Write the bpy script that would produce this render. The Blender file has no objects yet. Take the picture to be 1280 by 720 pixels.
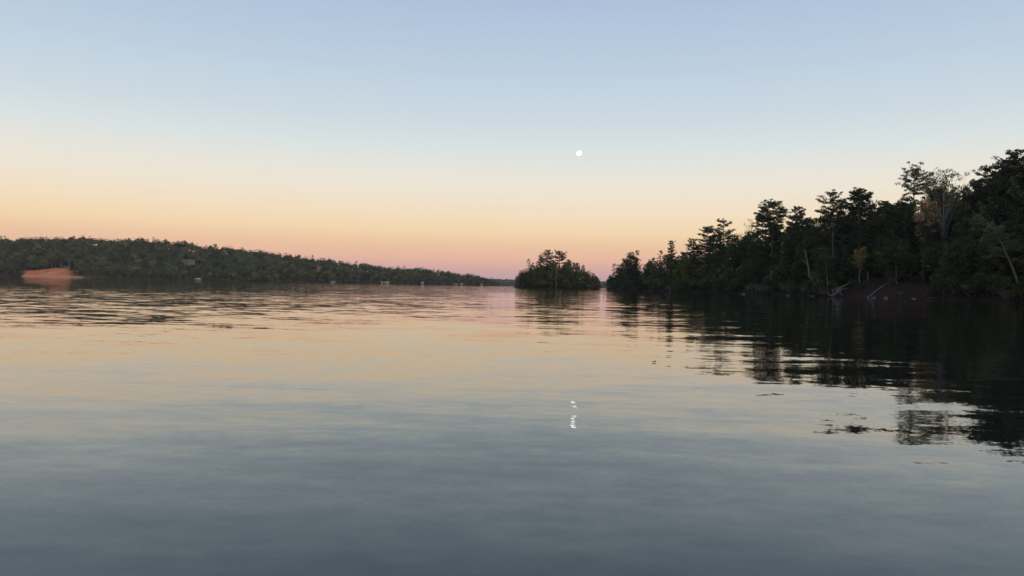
import bpy, math, random
import numpy as np
from mathutils import Matrix, Vector

# ------------------------------------------------------------------ camera, sky, sun, exposure
scene = bpy.context.scene
C = scene.collection
FPX = 924.0                       # focal length in pixels of the 1280 wide photograph
CAM_H = 1.0
PITCH, ROLL = math.radians(-0.174), math.radians(1.17)
cam_d = bpy.data.cameras.new('camera')
cam = bpy.data.objects.new('camera', cam_d)
C.objects.link(cam)
cam_d.sensor_width = 36.0
cam_d.lens = FPX / 1280.0 * 36.0
cam_d.clip_start, cam_d.clip_end = 0.05, 30000.0
CAM_ROT = Matrix.Rotation(math.pi / 2 + PITCH, 3, 'X') @ Matrix.Rotation(ROLL, 3, 'Z')
cam.matrix_world = Matrix.Translation((0, 0, CAM_H)) @ CAM_ROT.to_4x4()
scene.camera = cam


def lin(r, g, b):
    f = lambda c: (c / 255 / 12.92) if c / 255 <= 0.04045 else ((c / 255 + 0.055) / 1.055) ** 2.4
    return (f(r), f(g), f(b), 1.0)


world = bpy.data.worlds.new('World')
scene.world = world
world.use_nodes = True
wn, wl = world.node_tree.nodes, world.node_tree.links
wn.clear()
w_out = wn.new('ShaderNodeOutputWorld')
w_bg = wn.new('ShaderNodeBackground')
w_tc = wn.new('ShaderNodeTexCoord')
w_sep = wn.new('ShaderNodeSeparateXYZ')
w_as = wn.new('ShaderNodeMath'); w_as.operation = 'ARCSINE'
w_mr = wn.new('ShaderNodeMapRange')
w_mr.inputs['From Min'].default_value = 0.0
w_mr.inputs['From Max'].default_value = math.radians(40)
w_ramp = wn.new('ShaderNodeValToRGB')
w_ramp.color_ramp.interpolation = 'LINEAR'
SKY = [  # elevation in degrees above the horizon, colour (twilight arch opposite the set sun)
    (0.0, (166, 160, 176)), (0.7, (210, 168, 172)), (1.35, (229, 177, 164)), (2.1, (240, 190, 162)),
    (3.0, (242, 200, 164)), (4.2, (249, 219, 177)), (5.6, (247, 226, 196)), (7.2, (241, 231, 213)),
    (8.8, (233, 231, 221)), (10.4, (220, 228, 227)), (12.6, (206, 219, 227)), (16.0, (191, 209, 225)),
    (21.0, (173, 194, 219)), (28.0, (152, 177, 210)), (40.0, (122, 152, 198))]
els = w_ramp.color_ramp.elements
for i, (e, c) in enumerate(SKY):
    p = e / 40.0
    el = els[i] if i < 2 else els.new(p)
    el.position = p
    el.color = lin(*c)
wl.new(w_tc.outputs['Generated'], w_sep.inputs[0])
wl.new(w_sep.outputs['Z'], w_as.inputs[0])
wl.new(w_as.outputs[0], w_mr.inputs['Value'])
wl.new(w_mr.outputs[0], w_ramp.inputs[0])
wl.new(w_ramp.outputs[0], w_bg.inputs['Color'])
w_bg.inputs['Strength'].default_value = 1.0
wl.new(w_bg.outputs[0], w_out.inputs[0])

# afterglow of the set sun, low behind the camera and to the right: the wooded bank stands in its own shade
sun_d = bpy.data.lights.new('sun', 'SUN')
sun_d.energy = 1.7
sun_d.angle = math.radians(14)
sun_d.color = (1.0, 0.72, 0.50)
sun = bpy.data.objects.new('sun', sun_d)
C.objects.link(sun)
az, elv = math.radians(32), math.radians(8)
to_sun = Vector((math.sin(az) * math.cos(elv), -math.cos(az) * math.cos(elv), math.sin(elv)))
sun.rotation_euler = to_sun.to_track_quat('Z', 'Y').to_euler()

vs = scene.view_settings
vs.view_transform = 'Standard'
vs.look = 'None'
vs.exposure = 0.0
vs.gamma = 1.0
vs.use_curve_mapping = False
cy = scene.cycles
cy.max_bounces = 6
cy.diffuse_bounces = 2
cy.glossy_bounces = 3
cy.transparent_max_bounces = 6
cy.volume_bounces = 0
cy.use_denoising = True

rng = np.random.default_rng(11)
random.seed(11)


def at(x, y, depth):
    """the world point seen at photograph pixel (x, y) at a distance of depth metres ahead"""
    d = CAM_ROT @ Vector(((x - 640) / FPX, -(y - 360) / FPX, -1.0))
    t = depth / d.y
    return Vector((d.x * t, depth, CAM_H + d.z * t))


# ------------------------------------------------------------------ object helpers
def tag(o, label=None, cat=None, group=None, kind=None):
    if label: o['label'] = label
    if cat: o['category'] = cat
    if group: o['group'] = group
    if kind: o['kind'] = kind
    return o


def mesh_np(name, V, Q, mats, smooth=False, mat_index=None):
    V = np.ascontiguousarray(V, dtype=np.float32)
    Q = np.ascontiguousarray(Q, dtype=np.int32)
    me = bpy.data.meshes.new(name)
    me.vertices.add(len(V))
    me.vertices.foreach_set('co', V.ravel())
    k = Q.shape[1]
    me.loops.add(Q.size)
    me.loops.foreach_set('vertex_index', Q.ravel())
    me.polygons.add(len(Q))
    me.polygons.foreach_set('loop_start', np.arange(0, Q.size, k, dtype=np.int32))
    me.polygons.foreach_set('loop_total', np.full(len(Q), k, dtype=np.int32))
    if smooth:
        me.polygons.foreach_set('use_smooth', np.ones(len(Q), dtype=bool))
    for m in (mats if isinstance(mats, (list, tuple)) else [mats]):
        me.materials.append(m)
    if mat_index is not None:
        me.polygons.foreach_set('material_index', np.asarray(mat_index, dtype=np.int32))
    me.update(calc_edges=True)
    return me


def link(name, data, parent=None, loc=None):
    o = bpy.data.objects.new(name, data)
    C.objects.link(o)
    if parent is not None: o.parent = parent
    if loc is not None: o.location = loc
    return o


class MB:
    """collects quads into one mesh"""
    def __init__(self): self.V, self.Q, self.n = [], [], 0
    def add(self, V, Q):
        V = np.asarray(V, float).reshape(-1, 3); Q = np.asarray(Q, int).reshape(-1, 4)
        self.V.append(V); self.Q.append(Q + self.n); self.n += len(V)
    def tube(self, pts, rad, sides=7, rough=0.0):
        pts = np.asarray(pts, float); m = len(pts)
        tan = np.gradient(pts, axis=0)
        tan /= np.linalg.norm(tan, axis=1)[:, None] + 1e-9
        ref = np.array([0.31, 0.95, 0.05]) if abs(tan[:, 2]).mean() > 0.6 else np.array([0.05, 0.1, 1.0])
        u = np.cross(tan, ref); u /= np.linalg.norm(u, axis=1)[:, None] + 1e-9
        v = np.cross(tan, u)
        a = np.linspace(0, 2 * math.pi, sides, endpoint=False)
        r = np.asarray(rad, float)[:, None] * (1 + rough * (rng.random((m, sides)) - 0.5))
        ring = pts[:, None, :] + r[:, :, None] * (np.cos(a)[None, :, None] * u[:, None, :] + np.sin(a)[None, :, None] * v[:, None, :])
        i = np.arange(m - 1)[:, None] * sides; j = np.arange(sides)[None, :]; j2 = (j + 1) % sides
        Q = np.stack([i + j, i + j2, i + sides + j2, i + sides + j], -1).reshape(-1, 4)
        self.add(ring.reshape(-1, 3), Q)
    def box(self, c, s, rz=0.0, taper=(1, 1)):
        x, y, z = s[0] / 2, s[1] / 2, s[2] / 2
        V = np.array([[-x, -y, -z], [x, -y, -z], [x, y, -z], [-x, y, -z],
                      [-x * taper[0], -y * taper[1], z], [x * taper[0], -y * taper[1], z], [x * taper[0], y * taper[1], z], [-x * taper[0], y * taper[1], z]])
        if rz:
            cc, ss = math.cos(rz), math.sin(rz)
            V[:, :2] = V[:, :2] @ np.array([[cc, ss], [-ss, cc]])
        self.add(V + np.asarray(c), [[0, 3, 2, 1], [4, 5, 6, 7], [0, 1, 5, 4], [1, 2, 6, 5], [2, 3, 7, 6], [3, 0, 4, 7]])
    def leaves(self, cen, rad, n, size, aspect=0.6, up=0.5, shell=0.35, out=0.6):
        """n leaf faces spread through an ellipsoid"""
        d = rng.normal(size=(n, 3)); d /= np.linalg.norm(d, axis=1)[:, None]
        r = (shell + (1 - shell) * rng.random(n)) ** 0.6
        P = np.asarray(cen) + d * r[:, None] * np.asarray(rad)
        nrm = rng.normal(size=(n, 3)) + np.array([0, 0, up * 2]) + d * out
        nrm /= np.linalg.norm(nrm, axis=1)[:, None]
        t = np.cross(nrm, rng.normal(size=(n, 3))); t /= np.linalg.norm(t, axis=1)[:, None] + 1e-9
        b = np.cross(nrm, t)
        s = size * (0.6 + 0.8 * rng.random(n))[:, None]
        a = s * aspect
        V = np.stack([P - t * s * 0.5, P + b * a * 0.5 + t * s * 0.08, P + t * s * 0.5, P - b * a * 0.5 + t * s * 0.08], 1).reshape(-1, 3)
        self.add(V, np.arange(4 * n).reshape(-1, 4))
    def arrays(self): return np.concatenate(self.V), np.concatenate(self.Q)
    def mesh(self, name, mats, smooth=False):
        V, Q = self.arrays()
        return mesh_np(name, V, Q, mats, smooth)


# ------------------------------------------------------------------ materials
def newmat(name):
    m = bpy.data.materials.new(name); m.use_nodes = True
    n, l = m.node_tree.nodes, m.node_tree.links
    b = n['Principled BSDF']
    return m, n, l, b


def mixrgb(n, l, fac, a, b, mode='MIX'):
    x = n.new('ShaderNodeMix'); x.data_type = 'RGBA'; x.blend_type = mode
    for sock, v in ((x.inputs[0], fac), (x.inputs[6], a), (x.inputs[7], b)):
        if hasattr(v, 'links'): l.new(v, sock)
        elif isinstance(v, (int, float)): sock.default_value = v
        else: sock.default_value = (*v[:3], 1.0)
    return x.outputs[2]


def foliage(name, c1, c2, c3=None, scale=0.25, rand=0.5, vary=0.28):
    """leaf colour: clumps of two greens, leaf to leaf variation and a tree to tree shift"""
    m, n, l, b = newmat(name)
    g = n.new('ShaderNodeNewGeometry')
    no = n.new('ShaderNodeTexNoise'); no.inputs['Scale'].default_value = scale; no.inputs['Detail'].default_value = 3
    l.new(g.outputs['Position'], no.inputs['Vector'])
    mr = n.new('ShaderNodeMapRange'); l.new(no.outputs['Fac'], mr.inputs[0])
    mr.inputs[1].default_value = 0.36; mr.inputs[2].default_value = 0.64
    col = mixrgb(n, l, mr.outputs[0], c1, c2)
    isl = n.new('ShaderNodeMapRange'); l.new(g.outputs['Random Per Island'], isl.inputs[0])
    isl.inputs[3].default_value = 0.6; isl.inputs[4].default_value = 1.4
    vm = n.new('ShaderNodeVectorMath'); vm.operation = 'SCALE'
    oi = n.new('ShaderNodeObjectInfo')
    ta = n.new('ShaderNodeAttribute'); ta.attribute_name = 'tint'
    lt = n.new('ShaderNodeMath'); lt.operation = 'LESS_THAN'; l.new(ta.outputs['Fac'], lt.inputs[0]); lt.inputs[1].default_value = 0.001
    tt = n.new('ShaderNodeMath'); tt.operation = 'MULTIPLY_ADD'
    l.new(lt.outputs[0], tt.inputs[0]); l.new(oi.outputs['Random'], tt.inputs[1]); l.new(ta.outputs['Fac'], tt.inputs[2])
    tb = n.new('ShaderNodeMath'); tb.operation = 'FRACT'     # brightness runs apart from hue
    tm = n.new('ShaderNodeMath'); tm.operation = 'MULTIPLY'; l.new(tt.outputs[0], tm.inputs[0]); tm.inputs[1].default_value = 7.31
    l.new(tm.outputs[0], tb.inputs[0])
    bri = n.new('ShaderNodeMapRange'); l.new(tb.outputs[0], bri.inputs[0]); bri.inputs[3].default_value = 1 - vary; bri.inputs[4].default_value = 1 + vary
    mul = n.new('ShaderNodeMath'); mul.operation = 'MULTIPLY'; l.new(bri.outputs[0], mul.inputs[0]); l.new(isl.outputs[0], mul.inputs[1])
    if c3 is not None:
        r = n.new('ShaderNodeMapRange'); l.new(tt.outputs[0], r.inputs[0])
        r.inputs[1].default_value = 1 - rand; r.inputs[2].default_value = 1.0; r.inputs[4].default_value = 0.8
        col = mixrgb(n, l, r.outputs[0], col, c3)
    l.new(col, vm.inputs[0]); l.new(mul.outputs[0], vm.inputs['Scale'])
    l.new(vm.outputs[0], b.inputs['Base Color'])
    b.inputs['Roughness'].default_value = 0.75
    b.inputs['Specular IOR Level'].default_value = 0.25
    tr = n.new('ShaderNodeBsdfTranslucent'); l.new(vm.outputs[0], tr.inputs[0])
    ms = n.new('ShaderNodeMixShader'); ms.inputs[0].default_value = 0.22
    l.new(b.outputs[0], ms.inputs[1]); l.new(tr.outputs[0], ms.inputs[2])
    l.new(ms.outputs[0], n['Material Output'].inputs[0])
    return m


def rough_mat(name, c1, c2, scale=4.0, rough=0.9, stretch=(1, 1, 1), bump=0.3):
    m, n, l, b = newmat(name)
    tc = n.new('ShaderNodeTexCoord'); mp = n.new('ShaderNodeMapping'); mp.inputs['Scale'].default_value = stretch
    l.new(tc.outputs['Object'], mp.inputs[0])
    no = n.new('ShaderNodeTexNoise'); no.inputs['Scale'].default_value = scale; no.inputs['Detail'].default_value = 5
    l.new(mp.outputs[0], no.inputs['Vector'])
    mr = n.new('ShaderNodeMapRange'); l.new(no.outputs['Fac'], mr.inputs[0])
    mr.inputs[1].default_value = 0.35; mr.inputs[2].default_value = 0.65
    l.new(mixrgb(n, l, mr.outputs[0], c1, c2), b.inputs['Base Color'])
    b.inputs['Roughness'].default_value = rough
    b.inputs['Specular IOR Level'].default_value = 0.2
    if bump:
        bp = n.new('ShaderNodeBump'); bp.inputs['Strength'].default_value = bump; bp.inputs['Distance'].default_value = 0.05
        l.new(no.outputs['Fac'], bp.inputs['Height']); l.new(bp.outputs[0], b.inputs['Normal'])
    return m


M = {}
M['pine'] = foliage('pine_needles', (0.028, 0.044, 0.022), (0.064, 0.084, 0.034), (0.054, 0.07, 0.034))
M['leaf'] = foliage('green_leaves', (0.034, 0.053, 0.022), (0.086, 0.108, 0.036), (0.12, 0.12, 0.036))
M['leaf_olive'] = foliage('olive_leaves', (0.10, 0.10, 0.035), (0.19, 0.175, 0.06))
M['leaf_yellow'] = foliage('yellow_leaves', (0.24, 0.18, 0.05), (0.42, 0.31, 0.10), scale=0.5)
M['leaf_lime'] = foliage('yellow_green_leaves', (0.10, 0.115, 0.02), (0.22, 0.21, 0.03), scale=0.4)
M['leaf_orange'] = foliage('rusty_leaves', (0.17, 0.14, 0.05), (0.36, 0.21, 0.11), scale=0.35)
M['leaf_far'] = foliage('hillside_leaves', (0.034, 0.050, 0.024), (0.085, 0.105, 0.046), (0.13, 0.125, 0.045), scale=0.09, rand=0.4, vary=0.5)
M['leaf_far_lime'] = foliage('hillside_yellow_leaves', (0.11, 0.11, 0.035), (0.18, 0.16, 0.05), scale=0.15)
M['twig'] = foliage('dry_twigs', (0.06, 0.05, 0.035), (0.11, 0.09, 0.06), scale=0.6)
M['bark'] = rough_mat('bark', (0.035, 0.028, 0.022), (0.10, 0.085, 0.068), 3.0, stretch=(3, 3, 0.5))
M['bark_pine'] = rough_mat('pine_bark', (0.07, 0.055, 0.042), (0.17, 0.14, 0.11), 3.0, stretch=(3, 3, 0.5))
M['bark_pale'] = rough_mat('pale_bark', (0.13, 0.115, 0.095), (0.27, 0.25, 0.21), 3.0, stretch=(3, 3, 0.5))
M['drift'] = rough_mat('bleached_wood', (0.12, 0.105, 0.085), (0.24, 0.22, 0.185), 5.0)
M['rock'] = rough_mat('grey_rock', (0.10, 0.095, 0.09), (0.24, 0.23, 0.21), 2.0, bump=0.6)
M['wall_cream'] = rough_mat('cream_siding', (0.27, 0.24, 0.17), (0.34, 0.30, 0.22), 1.0, bump=0)
M['wall_white'] = rough_mat('white_siding', (0.25, 0.245, 0.23), (0.33, 0.32, 0.30), 1.0, bump=0)
M['wall_tan'] = rough_mat('tan_siding', (0.13, 0.115, 0.09), (0.18, 0.16, 0.13), 1.0, bump=0)
M['roof_grey'] = rough_mat('grey_shingles', (0.09, 0.09, 0.085), (0.15, 0.15, 0.145), 3.0, bump=0)
M['roof_pale'] = rough_mat('pale_metal_roof', (0.24, 0.23, 0.20), (0.32, 0.31, 0.28), 1.0, rough=0.5, bump=0)
M['roof_green'] = rough_mat('green_metal_roof', (0.16, 0.26, 0.20), (0.22, 0.33, 0.26), 1.0, rough=0.5, bump=0)
M['wood'] = rough_mat('weathered_planks', (0.16, 0.13, 0.10), (0.27, 0.23, 0.18), 2.0)
M['glass'] = rough_mat('dark_glass', (0.02, 0.022, 0.025), (0.04, 0.045, 0.05), 1.0, rough=0.1, bump=0)
M['leaf_brown'] = rough_mat('dead_leaf', (0.24, 0.09, 0.03), (0.40, 0.17, 0.06), 30.0, rough=0.6, bump=0)


def ground_mat():
    m, n, l, b = newmat('forest_soil')
    g = n.new('ShaderNodeNewGeometry')
    n1 = n.new('ShaderNodeTexNoise'); n1.inputs['Scale'].default_value = 0.35; n1.inputs['Detail'].default_value = 6
    l.new(g.outputs['Position'], n1.inputs['Vector'])
    n2 = n.new('ShaderNodeTexNoise'); n2.inputs['Scale'].default_value = 0.06; n2.inputs['Detail'].default_value = 5
    l.new(g.outputs['Position'], n2.inputs['Vector'])
    soil = mixrgb(n, l, n1.outputs['Fac'], (0.014, 0.012, 0.008), (0.042, 0.033, 0.022))
    r1 = n.new('ShaderNodeMapRange'); l.new(n2.outputs['Fac'], r1.inputs[0])
    r1.inputs[1].default_value = 0.35; r1.inputs[2].default_value = 0.65
    clay = mixrgb(n, l, r1.outputs[0], (0.62, 0.17, 0.048), (0.72, 0.28, 0.11))
    r2 = n.new('ShaderNodeMapRange'); l.new(n1.outputs['Fac'], r2.inputs[0])
    r2.inputs[1].default_value = 0.45; r2.inputs[2].default_value = 0.8; r2.inputs[4].default_value = 0.5
    clay = mixrgb(n, l, r2.outputs[0], clay, (0.52, 0.30, 0.17))
    mpg = n.new('ShaderNodeMapping'); mpg.inputs['Scale'].default_value = (0.30, 0.03, 0.05); l.new(g.outputs['Position'], mpg.inputs[0])
    n3 = n.new('ShaderNodeTexNoise'); n3.inputs['Scale'].default_value = 1.0; n3.inputs['Detail'].default_value = 4; l.new(mpg.outputs[0], n3.inputs['Vector'])
    r3 = n.new('ShaderNodeMapRange'); l.new(n3.outputs['Fac'], r3.inputs[0]); r3.inputs[1].default_value = 0.5; r3.inputs[2].default_value = 0.72; r3.inputs[4].default_value = 0.55
    clay = mixrgb(n, l, r3.outputs[0], clay, (0.26, 0.07, 0.03))
    sand = mixrgb(n, l, n1.outputs['Fac'], (0.44, 0.24, 0.13), (0.62, 0.40, 0.25))
    at_ = n.new('ShaderNodeAttribute'); at_.attribute_name = 'cover'
    sp = n.new('ShaderNodeSeparateColor'); l.new(at_.outputs['Color'], sp.inputs[0])
    c = mixrgb(n, l, sp.outputs[0], soil, clay)
    c = mixrgb(n, l, sp.outputs[1], c, sand)
    c = mixrgb(n, l, sp.outputs[2], c, (0.05, 0.018, 0.014))
    l.new(c, b.inputs['Base Color'])
    b.inputs['Roughness'].default_value = 0.95; b.inputs['Specular IOR Level'].default_value = 0.1
    bp = n.new('ShaderNodeBump'); bp.inputs['Distance'].default_value = 0.4; bp.inputs['Strength'].default_value = 0.6
    l.new(n1.outputs['Fac'], bp.inputs['Height']); l.new(bp.outputs[0], b.inputs['Normal'])
    return m


M['ground'] = ground_mat()


def water_mat():
    m, n, l, b = newmat('lake_water')
    b.inputs['Base Color'].default_value = (0.012, 0.013, 0.010, 1)
    b.inputs['Roughness'].default_value = 0.02
    b.inputs['IOR'].default_value = 1.58
    b.inputs['Specular IOR Level'].default_value = 0.5
    b.inputs['Specular Tint'].default_value = (1.0, 1.0, 0.76, 1)
    g = n.new('ShaderNodeNewGeometry')

    def vmath(op, a, b_=None, scale=None):
        x = n.new('ShaderNodeVectorMath'); x.operation = op
        for s, v in ((0, a), (1, b_)):
            if v is None: continue
            if hasattr(v, 'links'): l.new(v, x.inputs[s])
            else: x.inputs[s].default_value = v
        if scale is not None:
            if hasattr(scale, 'links'): l.new(scale, x.inputs['Scale'])
            else: x.inputs['Scale'].default_value = scale
        return x.outputs[0]

    def math_(op, a, b_=None, c_=None):
        x = n.new('ShaderNodeMath'); x.operation = op
        for s, v in ((0, a), (1, b_), (2, c_)):
            if v is None: continue
            if hasattr(v, 'links'): l.new(v, x.inputs[s])
            else: x.inputs[s].default_value = v
        return x.outputs[0]

    def smooth(v, a, b_, lo=0.0, hi=1.0):
        x = n.new('ShaderNodeMapRange'); x.interpolation_type = 'SMOOTHSTEP'
        l.new(v, x.inputs[0])
        for s, q in ((1, a), (2, b_), (3, lo), (4, hi)): x.inputs[s].default_value = q
        return x.outputs[0]

    P = g.outputs['Position']
    sx = n.new('ShaderNodeSeparateXYZ'); l.new(P, sx.inputs[0])
    X, Y = sx.outputs['X'], sx.outputs['Y']
    # wandering edges of the breeze
    wob = n.new('ShaderNodeTexNoise'); wob.inputs['Scale'].default_value = 0.05; wob.inputs['Detail'].default_value = 3
    l.new(P, wob.inputs['Vector'])
    wv = math_('SUBTRACT', wob.outputs['Fac'], 0.5)

    def layer(scale, amp, detail=1.0, ang=0.0, ysq=1.0, off=(0, 0, 0)):
        mp = n.new('ShaderNodeMapping'); l.new(P, mp.inputs[0])
        mp.inputs['Rotation'].default_value = (0, 0, ang)
        mp.inputs['Scale'].default_value = (scale, scale * ysq, scale)
        mp.inputs['Location'].default_value = off
        t = n.new('ShaderNodeTexNoise'); t.inputs['Scale'].default_value = 1.0
        t.inputs['Detail'].default_value = detail; t.inputs['Roughness'].default_value = 0.45
        l.new(mp.outputs[0], t.inputs['Vector'])
        return vmath('SCALE', vmath('SUBTRACT', t.outputs['Color'], (0.5, 0.5, 0.5)), None, amp)

    # a slow swell everywhere, and ripples that come and go with the breeze
    swell = vmath('ADD', layer(0.32, 0.036, 1.0, 0.15, 1.6), vmath('ADD', layer(0.55, 0.050, 1.0, -0.12, 3.8, (7.4, 3, 1)), layer(3.4, 0.040, 1.0, 0.2, 2.2, (2, 8, 5))))
    rip = vmath('ADD', layer(0.75, 0.16, 2.0, 0.1, 1.7, (3, 9, 4)), layer(2.4, 0.13, 1.0, -0.12, 1.8, (1, 2, 8)))
    fine = vmath('ADD', layer(9.0, 0.016, 1.0, 0.0, 1.3, (5, 5, 2)), layer(34.0, 0.022, 1.0, 0.3, 1.2, (1, 5, 6)))
    # breeze: a ruffled belt off the left shore 20 to 90 m out and a ruffled lane down the channel; calm water under both shores
    yb = math_('ADD', Y, math_('MULTIPLY', wv, 30.0))
    belt = math_('MULTIPLY', smooth(yb, 12, 27), smooth(yb, 40, 80, 1.0, 0.0))
    q = math_('ADD', math_('ADD', X, math_('MULTIPLY', Y, 0.10)), math_('MULTIPLY', wv, 12.0))
    left = smooth(q, -6.0, 10.0, 1.0, 0.2)
    belt = math_('MULTIPLY', belt, left)
    ql = math_('ADD', math_('ADD', X, math_('MULTIPLY', Y, 0.32)), math_('MULTIPLY', wv, 30.0))
    lane = math_('MULTIPLY', smooth(Y, 60, 140), smooth(ql, -8, 12))
    qr = math_('ADD', X, math_('MULTIPLY', wv, 8.0))
    lane = math_('MULTIPLY', lane, smooth(qr, 0, 45, 1.0, 0.2))
    breeze = math_('ADD', math_('MULTIPLY', belt, 0.62), math_('MULTIPLY', lane, 0.28))
    breeze = math_('ADD', breeze, 0.10)
    slope = vmath('ADD', vmath('ADD', swell, vmath('SCALE', rip, None, breeze)), fine)
    slope = vmath('MULTIPLY', slope, (0.55, 1.0, 0.0))
    nrm = vmath('NORMALIZE', vmath('ADD', slope, (0, 0, 1)))
    l.new(nrm, b.inputs['Normal'])
    return m


M['water'] = water_mat()

# ------------------------------------------------------------------ water, terrain
lake = link('lake', mesh_np('lake', [[-3200, -500, 0], [3200, -500, 0], [3200, 4600, 0], [-3200, 4600, 0]], [[0, 1, 2, 3]], M['water']))
tag(lake, 'calm lake reflecting the pastel evening sky', None, None, 'structure')


def vnoise(X, Y, scale, seed):
    r = np.random.default_rng(seed)
    s = np.zeros_like(X, dtype=float)
    for _ in range(6):
        a = r.random() * 2 * math.pi; k = (0.6 + 0.9 * r.random()) / scale; ph = r.random() * 7
        s += np.sin((X * math.cos(a) + Y * math.sin(a)) * k * 2 * math.pi + ph)
    return s / 6 ** 0.5


def poly_dist(X, Y, poly):
    """signed distance to a closed polygon, positive inside"""
    poly = np.asarray(poly, float)
    d = np.full(X.shape, 1e9); ins = np.zeros(X.shape, bool)
    for (x1, y1), (x2, y2) in zip(poly, np.roll(poly, -1, axis=0)):
        ex, ey = x2 - x1, y2 - y1
        t = np.clip(((X - x1) * ex + (Y - y1) * ey) / (ex * ex + ey * ey), 0, 1)
        d = np.minimum(d, np.hypot(X - x1 - t * ex, Y - y1 - t * ey))
        c = (y1 > Y) != (y2 > Y)
        with np.errstate(divide='ignore', invalid='ignore'):
            ins ^= c & (X < (x2 - x1) * (Y - y1) / (y2 - y1 + 1e-12) + x1)
    return np.where(ins, d, -d)


def sstep(x, a, b):
    t = np.clip((np.asarray(x, float) - a) / (b - a), 0, 1)
    return t * t * (3 - 2 * t)


def terrain(name, xs, ys, zfun, cover=None):
    X, Y = np.meshgrid(xs, ys)
    Z = zfun(X, Y)
    nx, ny = len(xs), len(ys)
    i = np.arange(ny - 1)[:, None] * nx + np.arange(nx - 1)[None, :]
    Q = np.stack([i, i + 1, i + nx + 1, i + nx], -1).reshape(-1, 4)
    keep = Z.ravel()[Q].max(axis=1) > -0.9
    Q = Q[keep]
    V = np.stack([X, Y, Z], -1).reshape(-1, 3)
    used = np.unique(Q); mp = np.full(len(V), -1); mp[used] = np.arange(len(used))
    V2 = V[used]
    me = mesh_np(name, V2, mp[Q], M['ground'], True)
    a = me.color_attributes.new('cover', 'FLOAT_COLOR', 'POINT')
    col = np.zeros((len(V2), 4), np.float32); col[:, 3] = 1
    if cover is not None: col[:, :3] = cover(V2[:, 0], V2[:, 1], V2[:, 2])
    a.data.foreach_set('color', col.ravel())
    o = link(name, me)
    return o


# --- right bank
RB = [(122, -110), (114, 0), (103, 60), (94, 100), (88.7, 128), (79, 142), (70, 156), (62, 178), (57.5, 205), (55.5, 240), (54.5, 275), (51, 330),
      (48.5, 380), (56, 408), (90, 440), (180, 470), (330, 480), (330, -110)]


def right_z(X, Y):
    X = np.asarray(X, float); Y = np.asarray(Y, float)
    d = poly_dist(X, Y, RB) + 0.9 * vnoise(X, Y, 11, 3)
    clay = sstep(X / np.maximum(Y, 1), 0.435, 0.465) * (1 - sstep(X / np.maximum(Y, 1), 0.545, 0.58))
    bank = 0.9 + 1.8 * clay
    z = np.where(d < 0, np.maximum(d * 0.35, -1.2), bank * (1 + 0.25 * vnoise(X, Y, 7, 12)) * sstep(d + 0.5 * vnoise(X, Y, 3.5, 13), 0, 1.6 + 2.0 * clay) + 0.20 * np.minimum(np.maximum(d - 1, 0), 60) + 0.04 * np.maximum(d - 60, 0))
    return z + np.where(d > 1.5, 0.35 * vnoise(X, Y, 17, 5), 0)


def right_cover(x, y, z):
    r = x / np.maximum(y, 1) + 0.018 * vnoise(x, y, 5, 44)
    d = poly_dist(x, y, RB)
    c = sstep(r, 0.43, 0.46) * (1 - sstep(r, 0.545, 0.58)) * (1 - sstep(d, 3.0, 5.0))
    out = np.zeros((len(x), 3)); out[:, 2] = c * np.clip(0.45 + 0.6 * vnoise(x, y, 4.5, 8), 0, 1)
    return out


bank = terrain('wooded_bank', np.concatenate([np.arange(44, 130, 1.0), np.arange(130, 331, 3.0)]), np.arange(-110, 481, 1.5), right_z, right_cover)
tag(bank, 'dark wooded lake bank on the right', None, None, 'structure')

# --- island
ISL = [(28 + 27 * math.cos(a) * (1 + 0.06 * math.sin(3 * a)), 456 + 17 * math.sin(a)) for a in np.linspace(0, 2 * math.pi, 28, endpoint=False)]


def isl_z(X, Y):
    d = poly_dist(np.asarray(X, float), np.asarray(Y, float), ISL) + 0.5 * vnoise(X, Y, 9, 4)
    return np.where(d < 0, np.maximum(d * 0.35, -1.2), 0.7 * sstep(d, 0, 2) + 0.09 * d)


island = terrain('island_ground', np.arange(-6, 62, 2.0), np.arange(432, 480, 2.0), isl_z)
tag(island, 'low ground of the small wooded island', None, None, 'structure')

# --- hill across the lake on the left
SHX = np.array([-1500, -1000, -760, -640, -560, -470, -390, -330, -285, -240, -205, -170, -120, -60, -36, -20])
SHY = np.array([760, 860, 930, 948, 955, 975, 990, 1005, 1050, 1120, 1150, 1180, 1235, 1300, 1335, 1420])
# skyline of the hill in the photograph (pixel) and the height it needs 240 m behind the shore
SKX = np.array([-200, 0, 50, 100, 150, 200, 245, 258, 275, 300, 350, 400, 450, 500, 540, 560, 590, 605, 613])
SKYP = np.array([300, 297, 296, 295, 297, 299, 303, 307, 305.5, 308.5, 316, 322, 329, 334, 334.5, 336.5, 341, 345, 351])
rx, rz = [], []
for px, py in zip(SKX, SKYP):
    Yd = np.interp((px - 640) / FPX * 1150, SHX, SHY) + np.interp(px, [0, 400, 613], [240, 170, 40])
    p = at(px, py, Yd)
    rx.append(p.x); rz.append(max(p.z - 15.0, 1.5))
rx, rz = np.array(rx), np.array(rz)


def left_depth(X): return np.interp(X, [-900, -330, -60, -20], [240, 170, 60, 30])


def left_d(X, Y):
    """metres inland of the shore"""
    return Y - (np.interp(X, SHX, SHY) + 7 * vnoise(X, Y * 0, 90, 21) + 3 * vnoise(X, Y * 0, 33, 22))


CLAY_X0, CLAY_X1 = at(25, 346, 955).x, at(100, 346, 955).x


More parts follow.
